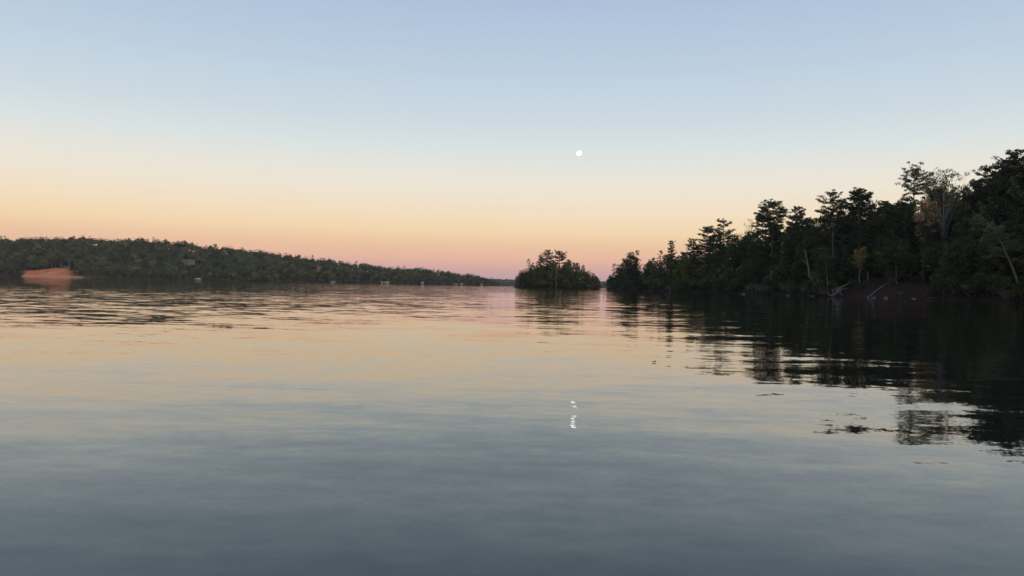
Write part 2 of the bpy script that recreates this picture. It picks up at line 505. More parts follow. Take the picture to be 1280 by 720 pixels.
def left_clay(X, d):
    e = 9 * vnoise(np.asarray(X, float), np.asarray(d, float), 40, 31)
    top = 0.55 + 0.45 * sstep(X, CLAY_X0 - 16, CLAY_X0 + 22) - 0.2 * sstep(X, CLAY_X1 - 55, CLAY_X1 - 25)
    a = sstep(X + 0.35 * d, CLAY_X0 - 4 + e * 0.6, CLAY_X0 + 5 + e * 0.6) * (1 - sstep(X + 0.62 * d, CLAY_X1 - 12 + e * 0.8, CLAY_X1 + 4 + e * 0.8))
    return a * (1 - sstep(d, (44 + 0.8 * e) * top, (52 + 0.8 * e) * top)) * (d > -2)


def left_z(X, Y):
    X = np.asarray(X, float); Y = np.asarray(Y, float)
    d = left_d(X, Y)
    D = left_depth(X)
    top = np.interp(X, rx, rz)
    # ground climbs to the ridge and stays level behind
    z = np.where(d < 0, np.maximum(d * 0.2, -1.5), 1.0 * sstep(d, 0, 6) + (top - 1.0) * np.clip(d / D, 0, 1.0) ** 1.05)
    z = np.where(d > D, z - 0.04 * (d - D), z)
    z = z + np.where(d > 8, 0.8 * vnoise(X, Y, 60, 7), 0)
    c = left_clay(X, d)
    return z * (1 - c * 0.0) + c * np.clip(d * 0.06, 0, 2.0)


def left_cover(x, y, z):
    d = left_d(x, y)
    out = np.zeros((len(x), 3))
    out[:, 0] = left_clay(x, d)
    # pale gravel strip at the water's edge and the track climbing out of the clearing to the right
    strip = sstep(x, CLAY_X0 - 6, CLAY_X0 + 6) * (1 - sstep(x, CLAY_X1 + 8, CLAY_X1 + 22)) * sstep(d, -1, 1) * (1 - sstep(d, 2.5, 5))
    tx = CLAY_X1 - 22 - 1.1 * (d - 30)
    track = np.exp(-((x - tx) / 3.0) ** 2) * sstep(d, 26, 32) * (1 - sstep(d, 62, 68))
    out[:, 1] = np.clip(strip * 0.9 + track, 0, 1)
    thin = 0.16 * sstep(d, -1, 1) * (1 - sstep(d, 3, 6)) * np.clip(0.5 + vnoise(x, y, 50, 9), 0, 1)
    out[:, 1] = np.maximum(out[:, 1], thin)
    return out


hill = terrain('hillside', np.arange(-1480, 0, 5.0), np.arange(760, 1640, 4.0), left_z, left_cover)
tag(hill, 'low wooded hillside across the lake', None, None, 'structure')

# --- far ridge beyond the island
def far_z(X, Y):
    top = 14 * sstep(X, -420, -60) * (0.9 + 0.06 * vnoise(X, Y * 0, 300, 2)) * (1 - 0.35 * sstep(X, 350, 700)) + 3
    return np.where(Y < 2600, -1.0, top * sstep(Y, 2600, 2760))


far = terrain('far_ridge', np.arange(-500, 1000, 20.0), np.arange(2580, 2960, 10.0), far_z)
tag(far, 'distant blue ridge closing the lake', None, None, 'structure')


# ------------------------------------------------------------------ tree builders
def pine_arrays(H, cw, start, seed, density=1.0, layers=9, dome=0.5, lean=0.0, needle=0.42):
    """trunk and crown of a tall pine: bare stem, layered flat pads of needles at the ends of level branches"""
    global rng
    rng = np.random.default_rng(seed)
    T, K = MB(), MB()
    n = 9
    zz = np.linspace(0, H * 0.985, n)
    wob = np.cumsum(rng.normal(size=(n, 2)) * 0.10, axis=0); wob -= wob[0]
    tr = np.stack([wob[:, 0] + lean * zz, wob[:, 1], zz], 1)
    r0 = 0.0135 * H
    T.tube(tr, r0 * (1 - 0.85 * (zz / H)) + 0.02, 8, 0.12)
    trunk = lambda z: np.array([np.interp(z, zz, tr[:, 0]), np.interp(z, zz, tr[:, 1]), z])
    # dead stubs below the crown
    for _ in range(5):
        z = H * (start - 0.22 * rng.random() - 0.02); a = rng.random() * 6.28; L = 0.5 + 1.3 * rng.random()
        p = trunk(z); e = p + np.array([math.cos(a) * L, math.sin(a) * L, 0.15 * L])
        T.tube([p, (p + e) / 2, e], [0.05, 0.04, 0.015], 4)
    for k in range(layers):
        t = (k + 0.35 * rng.random()) / (layers - 0.5)
        z = H * (start + (0.97 - start) * min(t, 1))
        prof = (1 - t) ** dome * (0.55 + 0.45 * min(1, t * 3.5))
        nb = int(rng.integers(3, 6))
        a0 = rng.random() * 6.28
        for b in range(nb):
            if rng.random() < 0.12 and t < 0.8: continue
            a = a0 + b * 6.28 / nb + rng.normal() * 0.35
            L = cw * 0.5 * prof * (0.5 + 0.7 * rng.random()) + 0.5
            rise = (0.10 + 0.35 * t + 0.15 * rng.normal()) * L
            p = trunk(min(z + rng.normal() * 0.2, H * 0.97))
            dirv = np.array([math.cos(a), math.sin(a), 0])
            pts = np.array([p, p + dirv * L * 0.5 + [0, 0, rise * 0.25], p + dirv * L + [0, 0, rise]])
            T.tube(pts, [0.035 + 0.018 * L, 0.03 + 0.008 * L, 0.015], 5)
            m = max(2, int(L * 1.5 * density))
            for q in range(m):
                f = 0.38 + 0.66 * (q + rng.random()) / m
                c = p + dirv * L * f + [0, 0, rise * f * f + 0.15]
                side = np.array([-dirv[1], dirv[0], 0]) * rng.normal() * L * 0.22
                rad = np.array([0.62, 0.62, 0.26]) * (0.8 + 0.5 * rng.random()) * (0.75 + 0.10 * L)
                K.leaves(c + side, rad, int(34 * density), needle, 0.34, 0.5, 0.1)
    # leader tuft
    for _ in range(5):
        K.leaves(trunk(H * 0.965) + rng.normal(size=3) * [0.5, 0.5, 0.25], (0.55, 0.55, 0.4), 30, needle, 0.34, 0.5, 0.1)
    return T, K


def leafy_arrays(H, cw, start, seed, clumps=100, per=48, leaf=0.36, squash=1.0, lean=0.0, sparse=0.0, stems=1, out=0.6):
    """trunk with forking limbs and an uneven crown of leaf clumps carried on twigs"""
    global rng
    rng = np.random.default_rng(seed)
    T, K = MB(), MB()
    zc = H * (start + (1 - start) * 0.5); rzv = H * (1 - start) * 0.5; rxy = cw * 0.5
    forks = []
    for s in range(stems):
        n = 7; zz = np.linspace(0, H * (0.62 + 0.2 * rng.random()), n)
        off = rng.normal(size=2) * (0.5 if stems > 1 else 0.0)
        w = np.cumsum(rng.normal(size=(n, 2)) * 0.13, axis=0); w -= w[0]
        tr = np.stack([w[:, 0] + lean * zz + off[0] * (0.3 + zz / H * 2), w[:, 1] + off[1] * (0.3 + zz / H * 2), zz], 1)
        T.tube(tr, 0.0125 * H * (1 - 0.8 * zz / H) / stems ** 0.4 + 0.02, 7, 0.15)
        forks.append(tr)
    lobes = []
    for _ in range(int(rng.integers(6, 9))):
        d = rng.normal(size=3); d /= np.linalg.norm(d)
        lobes.append((d * [rxy * 0.52, rxy * 0.52, rzv * 0.58], 0.40 + 0.26 * rng.random()))
    for i in range(clumps):
        lo, ls = lobes[int(rng.integers(len(lobes)))]
        d = rng.normal(size=3); d /= np.linalg.norm(d)
        rr = (0.25 + 0.75 * rng.random()) ** 0.5
        c = np.array([lean * zc, 0, zc]) + lo + d * rr * ls * np.array([rxy, rxy, rzv])
        c[2] = min(max(c[2], H * start * 0.85), H * 1.0)
        tr = forks[int(rng.integers(len(forks)))]
        j = int(rng.integers(2, len(tr)))
        if i % 3 == 0 or sparse > 0:
            b = tr[j]; mid = (b + c) / 2 + [0, 0, -0.08 * np.linalg.norm(c - b)]
            T.tube([b, mid, c], [0.02 + 0.0028 * H, 0.03, 0.012], 4)
        if rng.random() < sparse: continue
        s = (0.55 + 0.55 * rng.random()) * (0.6 + 0.045 * cw)
        K.leaves(c, (s, s, s * 0.62 * squash), per, leaf, 0.62, 0.6, 0.2, out)
    return T, K


def round_arrays(H, cw, start, seed, lobes=7, per=30, leaf=1.4):
    """a rounded broadleaf crown of overlapping lobes on a short trunk, for the hill across the lake"""
    global rng
    rng = np.random.default_rng(seed)
    T, K = MB(), MB()
    T.tube([[0, 0, 0], [0.15, 0.1, H * 0.3], [0, 0.1, H * 0.62]], [0.28, 0.22, 0.10], 6, 0.1)
    rz = H * (1 - start) * 0.5; zc = H - rz
    K.leaves((0, 0, zc), (cw * 0.40, cw * 0.40, rz * 0.92), int(per * 1.6), leaf, 0.8, 0.2, 0.75, 3.0)
    for k in range(lobes):
        a = k * 6.28 / lobes + rng.normal() * 0.3; f = 0.25 + 0.25 * rng.random()
        zz = zc + rz * (0.55 * rng.random() - 0.25 + 0.3 * (f < 0.36))
        r = cw * (0.20 + 0.10 * rng.random())
        K.leaves((math.cos(a) * cw * f, math.sin(a) * cw * f, zz), (r, r, r * 0.8), per, leaf, 0.8, 0.3, 0.7, 3.0)
    return T, K


def protos(fn, name, mat, bark, variants):
    out = []
    for kw in variants:
        T, K = fn(**kw)
        out.append(dict(H=kw['H'], trunk=T.mesh(name + '_trunk', M[bark], True), crown=K.mesh(name + '_crown', M[mat]), T=T, K=K))
    return out


PR = {}
PR['pine'] = protos(pine_arrays, 'pine', 'pine', 'bark_pine', [
    dict(H=23, cw=10.5, start=0.62, seed=1, layers=10, dome=0.38, density=1.25), dict(H=23, cw=9.5, start=0.54, seed=2, layers=12, dome=0.45, density=1.25),
    dict(H=23, cw=9.0, start=0.68, seed=3, layers=8, dome=0.34, density=1.3), dict(H=23, cw=11.0, start=0.57, seed=4, layers=11, dome=0.42, density=1.25),
    dict(H=23, cw=9.0, start=0.45, seed=5, layers=13, dome=0.55, density=1.3),
    dict(H=23, cw=10.0, start=0.5, seed=6, layers=10, dome=0.3, density=1.3), dict(H=23, cw=8.0, start=0.4, seed=7, layers=13, dome=0.45, density=1.4, lean=0.03),
    dict(H=23, cw=11.5, start=0.58, seed=8, layers=9, dome=0.5, density=1.35)])
PR['pine_dome'] = protos(pine_arrays, 'domed_pine', 'pine', 'bark_pine', [dict(H=23, cw=10.5, start=0.70, seed=14, layers=10, dome=0.36, density=1.7)])
PR['pine_flat'] = protos(pine_arrays, 'flat_pine', 'pine', 'bark_pine', [dict(H=23, cw=12.5, start=0.72, seed=16, layers=7, dome=0.33, density=1.15)])
PR['pine_thin'] = protos(pine_arrays, 'thin_pine', 'pine', 'bark_pine', [dict(H=20, cw=5.5, start=0.5, seed=18, layers=8, dome=0.5, density=0.6)])
PR['leafy'] = protos(leafy_arrays, 'broadleaf', 'leaf', 'bark', [
    dict(H=15, cw=9.5, start=0.08, seed=31, clumps=170), dict(H=15, cw=8.5, start=0.05, seed=32, clumps=160),
    dict(H=15, cw=11, start=0.12, seed=33, clumps=180), dict(H=15, cw=9.0, start=0.04, seed=34, clumps=170),
    dict(H=15, cw=7.5, start=0.08, seed=35, clumps=130)])
PR['bush'] = protos(leafy_arrays, 'shrub', 'leaf', 'bark', [
    dict(H=4, cw=5.0, start=0.05, seed=41, clumps=45, per=40, leaf=0.26, stems=3), dict(H=4, cw=4.0, start=0.02, seed=42, clumps=40, per=40, leaf=0.26, stems=3),
    dict(H=4, cw=6.0, start=0.05, seed=43, clumps=50, per=40, leaf=0.26, stems=4)])
PR['brush'] = protos(leafy_arrays, 'dry_brush', 'twig', 'bark_pale', [
    dict(H=2.2, cw=4.5, start=0.02, seed=46, clumps=34, per=9, leaf=0.16, stems=4, sparse=0.35), dict(H=2.2, cw=3.5, start=0.02, seed=47, clumps=30, per=8, leaf=0.16, stems=4, sparse=0.4)])
PR['olive'] = protos(leafy_arrays, 'olive_shrub', 'leaf_olive', 'bark', [dict(H=6, cw=7.0, start=0.05, seed=51, clumps=60, per=34, leaf=0.26, stems=3, sparse=0.1)])
PR['lime'] = protos(leafy_arrays, 'yellow_green_tree', 'leaf_lime', 'bark', [dict(H=8, cw=5.5, start=0.12, seed=52, clumps=80, per=44, leaf=0.3), dict(H=6, cw=5.0, start=0.15, seed=53, clumps=55, per=40, leaf=0.3)])
PR['yellow'] = protos(leafy_arrays, 'yellow_tree', 'leaf_yellow', 'bark_pale', [dict(H=9, cw=3.8, start=0.30, seed=54, clumps=80, per=40, leaf=0.26)])
PR['rusty'] = protos(leafy_arrays, 'rusty_tree', 'leaf_orange', 'bark', [dict(H=16, cw=8.5, start=0.5, seed=55, clumps=64, per=40, leaf=0.36, sparse=0.08)])
PR['sparse'] = protos(leafy_arrays, 'thinning_tree', 'leaf_olive', 'bark_pale', [dict(H=22, cw=12.0, start=0.60, seed=56, clumps=110, per=34, leaf=0.32, sparse=0.1),
                                                                                dict(H=18, cw=6.0, start=0.5, seed=57, clumps=60, per=10, leaf=0.26, sparse=0.25)])
FAR = [round_arrays(H=15, cw=w, start=st, seed=61 + i) for i, (w, st) in enumerate(((10, 0.03), (8.5, 0.08), (11, 0.08), (9, 0.02), (7.5, 0.05)))]
LOW = [dict(H=15, T=a[0], K=a[1]) for a in (leafy_arrays(H=15, cw=9.5, start=0.05, seed=131 + i, clumps=62, per=15, leaf=0.66) for i in range(4))]
LOW_PINE = [dict(H=23, T=a[0], K=a[1]) for a in (pine_arrays(H=23, cw=10, start=0.5, seed=141 + i, layers=9, dome=0.45, density=0.5, needle=0.75) for i in range(3))]
LOW_BUSH = [dict(H=4, K=a[1]) for a in (leafy_arrays(H=4, cw=5.0, start=0.03, seed=151 + i, clumps=26, per=13, leaf=0.46, stems=2) for i in range(3))]
DIST = [dict(H=15, T=a[0], K=a[1]) for a in (round_arrays(H=15, cw=10, start=0.03, seed=161 + i, lobes=5, per=9, leaf=2.6) for i in range(3))]
FAR_PINE = [pine_arrays(H=17, cw=6.0, start=0.45, seed=71 + i, layers=6, density=0.5, needle=0.9) for i in range(2)]


def far_proto(T, K, mat='leaf_far'):
    return dict(trunk=T.mesh('hill_tree_trunk', M['bark_pale'], True), crown=K.mesh('hill_tree_crown', M[mat]))


PR_FAR = [dict(H=15, T=T, K=K, **far_proto(T, K)) for T, K in FAR]
PR_FAR_LIME = [dict(H=15, T=T, K=K, **far_proto(T, K, 'leaf_far_lime')) for T, K in FAR[:2]]
TALL = [round_arrays(H=17, cw=8.5, start=0.45, seed=81 + i) for i in range(2)]
PR_TALL = [dict(H=17, T=T, K=K, **far_proto(T, K)) for T, K in TALL]


def plant(proto, name, x, y, z, h, label, cat, group=None, rot=None, lean=None, wide=1.0):
    """one tree: an Empty at its foot with the parts trunk and crown"""
    o = bpy.data.objects.new(name, None); C.objects.link(o)
    o.empty_display_size = 0.5
    o.location = (x, y, z)
    s = h / proto['H']
    o.scale = (s * wide, s * wide, s)
    rz = random.random() * 6.28 if rot is None else rot
    o.rotation_euler = (0, 0, rz) if lean is None else (lean[0], lean[1], rz)
    tag(o, label, cat, group)
    for part in ('trunk', 'crown'):
        c = bpy.data.objects.new(part, proto[part]); C.objects.link(c); c.parent = o
    return o


def merged(name, items, mat, bark, label, trunks=True):
    """many trees nobody could count as one mass; items: (proto, x, y, z, height, wide)"""
    Vs, Qs, Ms, Ts, n = [], [], [], [], 0
    for pr, x, y, z, h, wide in items:
        s = h / pr['H']; a = random.random() * 6.28; tint = 0.01 + 0.98 * random.random()
        R = np.array([[math.cos(a) * s * wide, math.sin(a) * s * wide, 0], [-math.sin(a) * s * wide, math.cos(a) * s * wide, 0], [0, 0, s]])
        for k, part in enumerate(('K', 'T')):
            if part not in pr or (part == 'T' and not trunks): continue
            if '_' + part not in pr: pr['_' + part] = pr[part].arrays()
            V, Q = pr['_' + part]
            Vs.append(V @ R + [x, y, z]); Qs.append(Q + n); n += len(V)
            Ms.append(np.full(len(Q), k)); Ts.append(np.full(len(V), tint))
    me = mesh_np(name, np.concatenate(Vs), np.concatenate(Qs), [M[mat], M[bark]], False, np.concatenate(Ms))
    ta = me.attributes.new('tint', 'FLOAT', 'POINT'); ta.data.foreach_set('value', np.concatenate(Ts).astype(np.float32))
    o = link(name, me)
    return tag(o, label, None, None, 'stuff')


def zat(f, x, y): return float(f(np.array([x], float), np.array([y], float))[0])


# ------------------------------------------------------------------ right bank trees
SHORE_PX = np.arange(752, 1720, 2.0)
_d = np.arange(60.0, 420.0, 0.5)
SHORE_D = []
for _px in SHORE_PX:
    _k = at(_px, 360, 1.0)
    _z = right_z(_k.x * _d, _d)
    _hit = np.nonzero(_z > 0.0)[0]
    SHORE_D.append(_d[_hit[0]] if len(_hit) else 395.0)
SHORE_D = np.array(SHORE_D)


def shore_depth(px):
    """depth of the right bank's waterline along the photograph column px"""
    return float(np.interp(px, SHORE_PX, SHORE_D))


def right_tree(kind, px, ytop, back, name, label, cat='tree', group=None, v=None, wide=1.0, rot=None, lean=None):
    """a tree whose top shows at (px, ytop), standing 'back' metres behind the waterline"""
    Y = shore_depth(px) + back
    p = at(px, ytop, Y)
    z = zat(right_z, p.x, Y) - 0.15
    pr = PR[kind][(random.randrange(len(PR[kind])) if v is None else v) % len(PR[kind])]
    return plant(pr, name, p.x, Y, z, p.z - z, label, cat, group, rot, lean, wide)


right_tree('pine', 967, 251, 11, 'pine_tree', 'tall layered pine with flat crown and bare stem, left of the slim twin pine', v=0, wide=0.92)
right_tree('pine', 996, 258, 26, 'pine_tree', 'small crowned pine just right of the tall layered pine', v=2, wide=0.7)
right_tree('pine', 1043, 239, 11, 'pine_tree', 'tall ragged pine with one long branch reaching left, left of the domed pine', v=3, wide=0.85)
right_tree('pine_dome', 1075, 236, 13, 'pine_tree', 'domed pine on two bare stems above the yellow tree', v=0, wide=0.82)
right_tree('pine_thin', 1070, 262, 14, 'pine_tree', 'slim second stem under the domed pine', v=0, wide=0.8)
right_tree('pine', 1106, 250, 30, 'pine_tree', 'lower dark pine between the domed pine and the flat layered pine', v=4, wide=1.1)
right_tree('pine_flat', 1143, 211, 24, 'pine_tree', 'pine with wide flat open layers left of the pale thinning tree', v=0, wide=0.78)
right_tree('sparse', 1183, 207, 14, 'thinning_tree', 'pale thin-leaved tree beside the flat layered pine, sky showing through', v=0, wide=0.85)
right_tree('pine', 1230, 208, 22, 'pine_tree', 'rounded pine between the pale thinning tree and the tallest corner pine', v=5, wide=0.72)
right_tree('pine', 1270, 187, 20, 'pine_tree', 'tallest dense pine at the right edge of the photo', v=7, wide=0.95)
right_tree('pine', 1252, 200, 26, 'pine_tree', 'dense pine shoulder just left of the tallest corner pine', v=4, wide=0.9)
right_tree('pine', 1300, 196, 22, 'pine_tree', 'dark pine cut by the right edge of the photo', v=1)
right_tree('pine', 906, 275, 22, 'pine_tree', 'broad pine top right of a lower twin above the yellow-green tree', v=5, wide=0.9)
right_tree('pine', 884, 283, 24, 'pine_tree', 'broad pine top left of its taller twin above the yellow-green tree', v=7, wide=0.95)
right_tree('sparse', 937, 271, 30, 'thinning_tree', 'thin-leaved tree at the skyline left of the tall layered pine', v=1, wide=0.9)
right_tree('pine', 955, 262, 27, 'pine_tree', 'dark pine tucked against the left side of the tall layered pine', v=2, wide=0.8)
right_tree('pine', 838, 300, 14, 'pine_tree', 'small lollipop-topped pine rising alone above the point', v=6, wide=0.72)
right_tree('pine_thin', 825, 313, 16, 'pine_tree', 'small thin pine just left of the lollipop-topped pine', v=0, wide=0.9)
right_tree('pine', 864, 298, 20, 'pine_tree', 'small pine in the gap left of the broad twin pines', v=2, wide=0.62)
right_tree('leafy', 796, 312, 9, 'broadleaf_tree', 'broad rounded broadleaf tree topping the end of the point', v=2, wide=1.0)
right_tree('leafy', 776, 325, 8, 'broadleaf_tree', 'smaller rounded tree stepping down to the tip of the point', v=3, wide=0.95)
right_tree('leafy', 765, 340, 4, 'broadleaf_tree', 'lowest tree at the very tip of the point', v=1, wide=1.1)
# coloured trees in front
right_tree('yellow', 1076, 304, 4, 'yellow_tree', 'narrow mustard yellow tree standing in front of the domed pine', v=0)
right_tree('rusty', 1157, 249, 3.5, 'rusty_tree', 'rusty orange tree on a bare pale stem above the red clay bank', v=0, wide=0.75)
right_tree('lime', 862, 320, 3, 'yellow_green_tree', 'brighter yellow-green tree on the shore below the twin pines', v=0, wide=0.85)
right_tree('lime', 848, 332, 4, 'yellow_green_tree', 'small duller yellow-green tree left of the brighter one', v=1, wide=0.8)
right_tree('olive', 1029, 333, 2, 'olive_shrub', 'olive shrub on the shore beside the forked driftwood', 'shrub', v=0, wide=0.8)
right_tree('olive', 1190, 300, 3, 'olive_shrub', 'loose olive sapling between the rusty tree and the leaning trunk', 'shrub', v=0, wide=0.45)

# skyline that the packed trees stay under
SILX = [757, 762, 776, 796, 815, 830, 850, 870, 890, 920, 945, 975, 1000, 1030, 1060, 1100, 1130, 1170, 1210, 1245, 1280, 1500]
SILY = [352, 343, 328, 318, 323, 317, 311, 303, 291, 291, 280, 274, 270, 262, 256, 251, 240, 234, 222, 207, 197, 185]


def zone(px):
    if px < 805: return 'at the end of the point'
    if px < 845: return 'below the lollipop-topped pine'
    if px < 885: return 'by the yellow-green trees'
    if px < 925: return 'below the broad twin pines'
    if px < 1010: return 'under the tall layered pine'
    if px < 1095: return 'around the domed pine'
    if px < 1140: return 'left of the rusty tree'
    if px < 1200: return 'behind the rusty tree'
    return 'behind the leaning pale trunk'


RANK = ('front', 'middle', 'rear')
GR = 'trees packed along the dark right bank'
px = 764.0
while px < 1310:          # a middle rank of broadleaf trees
    for row, (b0, b1, f0, f1) in enumerate(((3, 7, 0.42, 0.66), (9, 14, 0.66, 0.86), (16, 24, 0.90, 1.02))):
        x = px + random.uniform(-4, 4)
        if row == 0 and (1050 < x < 1190) and random.random() < 0.45: continue
        if row == 0 and 845 < x < 872: continue
        base = 357 + 0.0205 * (x - 630) + 4
        yt = base - (base - np.interp(x, SILX, SILY)) * random.uniform(f0, f1)
        if random.random() < (0.0, 0.2, 0.55)[row]:
            right_tree('pine', x, yt, random.uniform(b0, b1), 'pine_tree', RANK[row] + ' dark pine of the wooded bank ' + zone(x), 'tree', GR, wide=0.85)
        else:
            right_tree('leafy', x, yt, random.uniform(b0, b1), 'broadleaf_tree', RANK[row] + ' dark broadleaf tree of the wooded bank ' + zone(x), 'tree', GR, wide=random.uniform(0.7, 0.95) if row else 1.0)
    px += np.interp(px, [757, 900, 1280], [10, 15, 21])
GS = 'shrubs along the right waterline'
px = 762.0
while px < 1300:          # shrubs and dry brush hanging over the waterline
    x = px + random.uniform(-2, 2)
    clay = 1050 < x < 1178
    if not clay or random.random() < 0.8:
        Y = shore_depth(x) + (random.uniform(0.3, 1.5) if not clay else random.choice((random.uniform(0.2, 1.2), random.uniform(2.2, 5))))
        p = at(x, 365, Y)
        h = random.uniform(2.4, 4.8) if not clay else random.uniform(0.8, 2.2)
        if random.random() < (0.8 if x < 930 else 0.66):
            plant(random.choice(PR['bush']), 'shrub', p.x, Y, zat(right_z, p.x, Y) - 0.1, h, 'dark leafy shrub at the waterline ' + zone(x), 'shrub', GS)
        else:
            plant(random.choice(PR['brush']), 'dry_brush', p.x, Y, zat(right_z, p.x, Y) - 0.1, h * 0.65, 'dry twiggy brush at the waterline ' + zone(x), 'shrub', GS)
    px += np.interp(px, [757, 900, 1280], [5.5, 8, 11])

# woods behind, which read as one dark mass
items = []
for _ in range(230):
    x = random.uniform(770, 1620); Y = shore_depth(x) + random.uniform(22, 70)
    p = at(x, 300, Y)
    z = zat(right_z, p.x, Y)
    hmax = at(x, np.interp(x, SILX, SILY) + 3, Y).z - z
    if p.x > 320 or z < 0.5: continue
    pr = LOW_PINE[random.randrange(3)] if random.random() < 0.25 else LOW[random.randrange(4)]
    if hmax < 3: continue
    items.append((pr, p.x, Y, z - 0.2, min(hmax * random.uniform(0.75, 1.0), 24), 1.0))
for x in np.arange(762, 1330, 5.0):   # undergrowth closing the view between the stems
    for b in (7, 15, 25):
        Y = shore_depth(x) + b + random.uniform(-2, 2); p = at(x, 300, Y); z = zat(right_z, p.x, Y)
        if z < 0.6 or (1062 < x < 1172 and b == 7): continue
        h = min(random.uniform(4, 7), (at(x, np.interp(x, SILX, SILY) + 3, Y).z - z) * 0.8)
        if h > 1.5: items.append((LOW_BUSH[random.randrange(3)], p.x, Y, z - 0.2, h, 1.0))
for x in np.arange(1310, 1700, 22):   # the bank goes on beyond the right edge
    for b in (3, 9, 16):
        Y = shore_depth(x) + b; p = at(x, 300, Y); z = zat(right_z, p.x, Y)
        items.append((LOW[random.randrange(4)] if random.random() < 0.6 else LOW_PINE[random.randrange(3)], p.x, Y, z - 0.2, random.uniform(14, 23), 1.0))
for Y in np.arange(88, -100, -9.0):
    for b in (4, 13, 22):
        x = np.interp(Y, [-110, 0, 60, 100], [122, 114, 103, 94]) + b + random.uniform(-2, 2)
        items.append((LOW[random.randrange(4)] if random.random() < 0.5 else LOW_PINE[random.randrange(3)], x, Y, zat(right_z, x, Y) - 0.2, random.uniform(13, 22), 1.0))
merged('bank_woods', items, 'leaf', 'bark', 'dark mass of woods filling in behind the right bank trees')

# --- leaning pale tree at the right edge
def leaning_tree():
    global rng
    rng = np.random.default_rng(91)
    YB = shore_depth(1277) + 1.0
    b = at(1277, 369, YB); t = at(1222, 270, YB - 0.5)
    o = bpy.data.objects.new('leaning_tree', None); C.objects.link(o)
    zb = zat(right_z, b.x, YB) - 0.3
    o.location = (b.x, YB, zb)
    tag(o, 'pale thin-leaved tree leaning left over the water at the right edge', 'tree')
    d = np.array([t.x - b.x, -1.5, t.z - zb])
    f = np.linspace(0, 1, 9)[:, None]
    bow = np.array([0.9, 0, 0.6])
    tr = d * f + bow * (4 * f * (1 - f)) + rng.normal(size=(9, 3)) * 0.05
    T, K = MB(), MB()
    T.tube(tr, np.linspace(0.23, 0.035, 9), 8, 0.15)
    T.tube(np.array([tr[5], tr[5] + [-0.9, 0.3, 2.2], tr[5] + [-1.5, 0.2, 4.4]]), [0.11, 0.08, 0.03], 6, 0.1)
    for k in range(26):
        g = 0.42 + 0.58 * rng.random()
        p = np.array([np.interp(g, f[:, 0], tr[:, i]) for i in range(3)])
        L = 1.2 + 3.4 * rng.random() * (1.15 - g)
        a = math.pi + rng.normal() * 0.9 if rng.random() < 0.68 else rng.normal() * 0.7
        e = p + np.array([math.cos(a) * L * 1.4, math.sin(a) * L, (0.1 + 0.4 * rng.random()) * L - 0.6])
        T.tube([p, (p + e) / 2 + [0, 0, 0.15 * L], e], [0.05, 0.035, 0.012], 4)
        for q in range(5):
            c = p + (e - p) * (0.5 + 0.55 * rng.random()) + rng.normal(size=3) * 0.3
            K.leaves(c, (0.6, 0.6, 0.25), 26, 0.28, 0.5, 0.6, 0.1)
    link('trunk', T.mesh('leaning_trunk', M['bark_pale'], True), o)
    link('crown', K.mesh('leaning_crown', M['leaf_olive']), o)


leaning_tree()


def polyline_thing(name, label, cat, branches, Y, mat):
    """a bare trunk or driftwood from pixel polylines at its own distance; branches: (pixel points with depth offsets, radii)"""
    o = None
    for k, (pts, rad) in enumerate(branches):
        W = np.array([list(at(x, y, Y + dy)) for x, y, dy in pts])
        if o is None:
            o = bpy.data.objects.new(name, None); C.objects.link(o); o.location = W[0]
            base = W[0].copy(); tag(o, label, cat)
        T = MB()
        # subdivide for a soft bend
        s = np.linspace(0, len(W) - 1, 4 * (len(W) - 1) + 1)
        W2 = np.stack([np.interp(s, np.arange(len(W)), W[:, i]) for i in range(3)], 1)
        W2[1:-1] = (W2[:-2] + 2 * W2[1:-1] + W2[2:]) / 4
        W2[1:-1] = (W2[:-2] + 2 * W2[1:-1] + W2[2:]) / 4
        W2[1:-1] += rng.normal(size=W2[1:-1].shape) * 0.02
        R = np.interp(s, np.linspace(0, len(W) - 1, len(rad)), rad)
        T.tube(W2 - base, R, 7, 0.2)
        link('trunk' if k == 0 else 'branch', T.mesh(name, M[mat], True), o)
    return o


Yd = shore_depth(1050) - 1.2
polyline_thing('driftwood', 'forked bleached driftwood limb curving out of the water by the olive shrub', 'driftwood', [
    ([(1064, 353, 3), (1056, 356.5, 2), (1049, 360, 1), (1046, 366, 0.4), (1041, 369.5, 0), (1036.5, 369, 0), (1034, 364.5, 0)], [0.13, 0.16, 0.18, 0.17, 0.16, 0.13, 0.07]),
    ([(1041, 369.5, 0), (1041.5, 365, 0.3), (1041, 361.5, 0.6)], [0.11, 0.09, 0.05]),
    ([(1048, 361, 1), (1043, 361.8, 0.8), (1039, 363.5, 0.6)], [0.10, 0.07, 0.04])], Yd, 'drift')
polyline_thing('driftwood', 'short hooked bleached root beside the forked driftwood', 'driftwood', [
    ([(1063, 360.5, 2), (1056, 360.8, 1), (1052, 361.5, 0.4), (1049.5, 364.5, 0), (1051, 368.5, 0), (1055, 369.5, 0.2)], [0.05, 0.10, 0.12, 0.12, 0.10, 0.06]),
    ([(1056, 361, 1), (1056.3, 364.5, 0.8)], [0.08, 0.05])], Yd + 0.5, 'drift')
polyline_thing('fallen_log', 'straight bleached log slanting down the red clay bank into the water', 'log', [
    ([(1112, 353.5, 2.6), (1107, 355, 1.6), (1097, 362, 0.2), (1084, 372.5, -0.6)], [0.06, 0.09, 0.11, 0.13]),
    ([(1108, 354.8, 1.8), (1118, 353.3, 2.6)], [0.06, 0.03])], shore_depth(1090) - 1.2, 'drift')
polyline_thing('fallen_log', 'low pale log lying at the foot of the red bank', 'log', [
    ([(1158, 373.0, 0), (1165, 372.6, 0.4), (1171, 372.0, 1)], [0.10, 0.09, 0.04])], shore_depth(1165) - 0.9, 'drift')
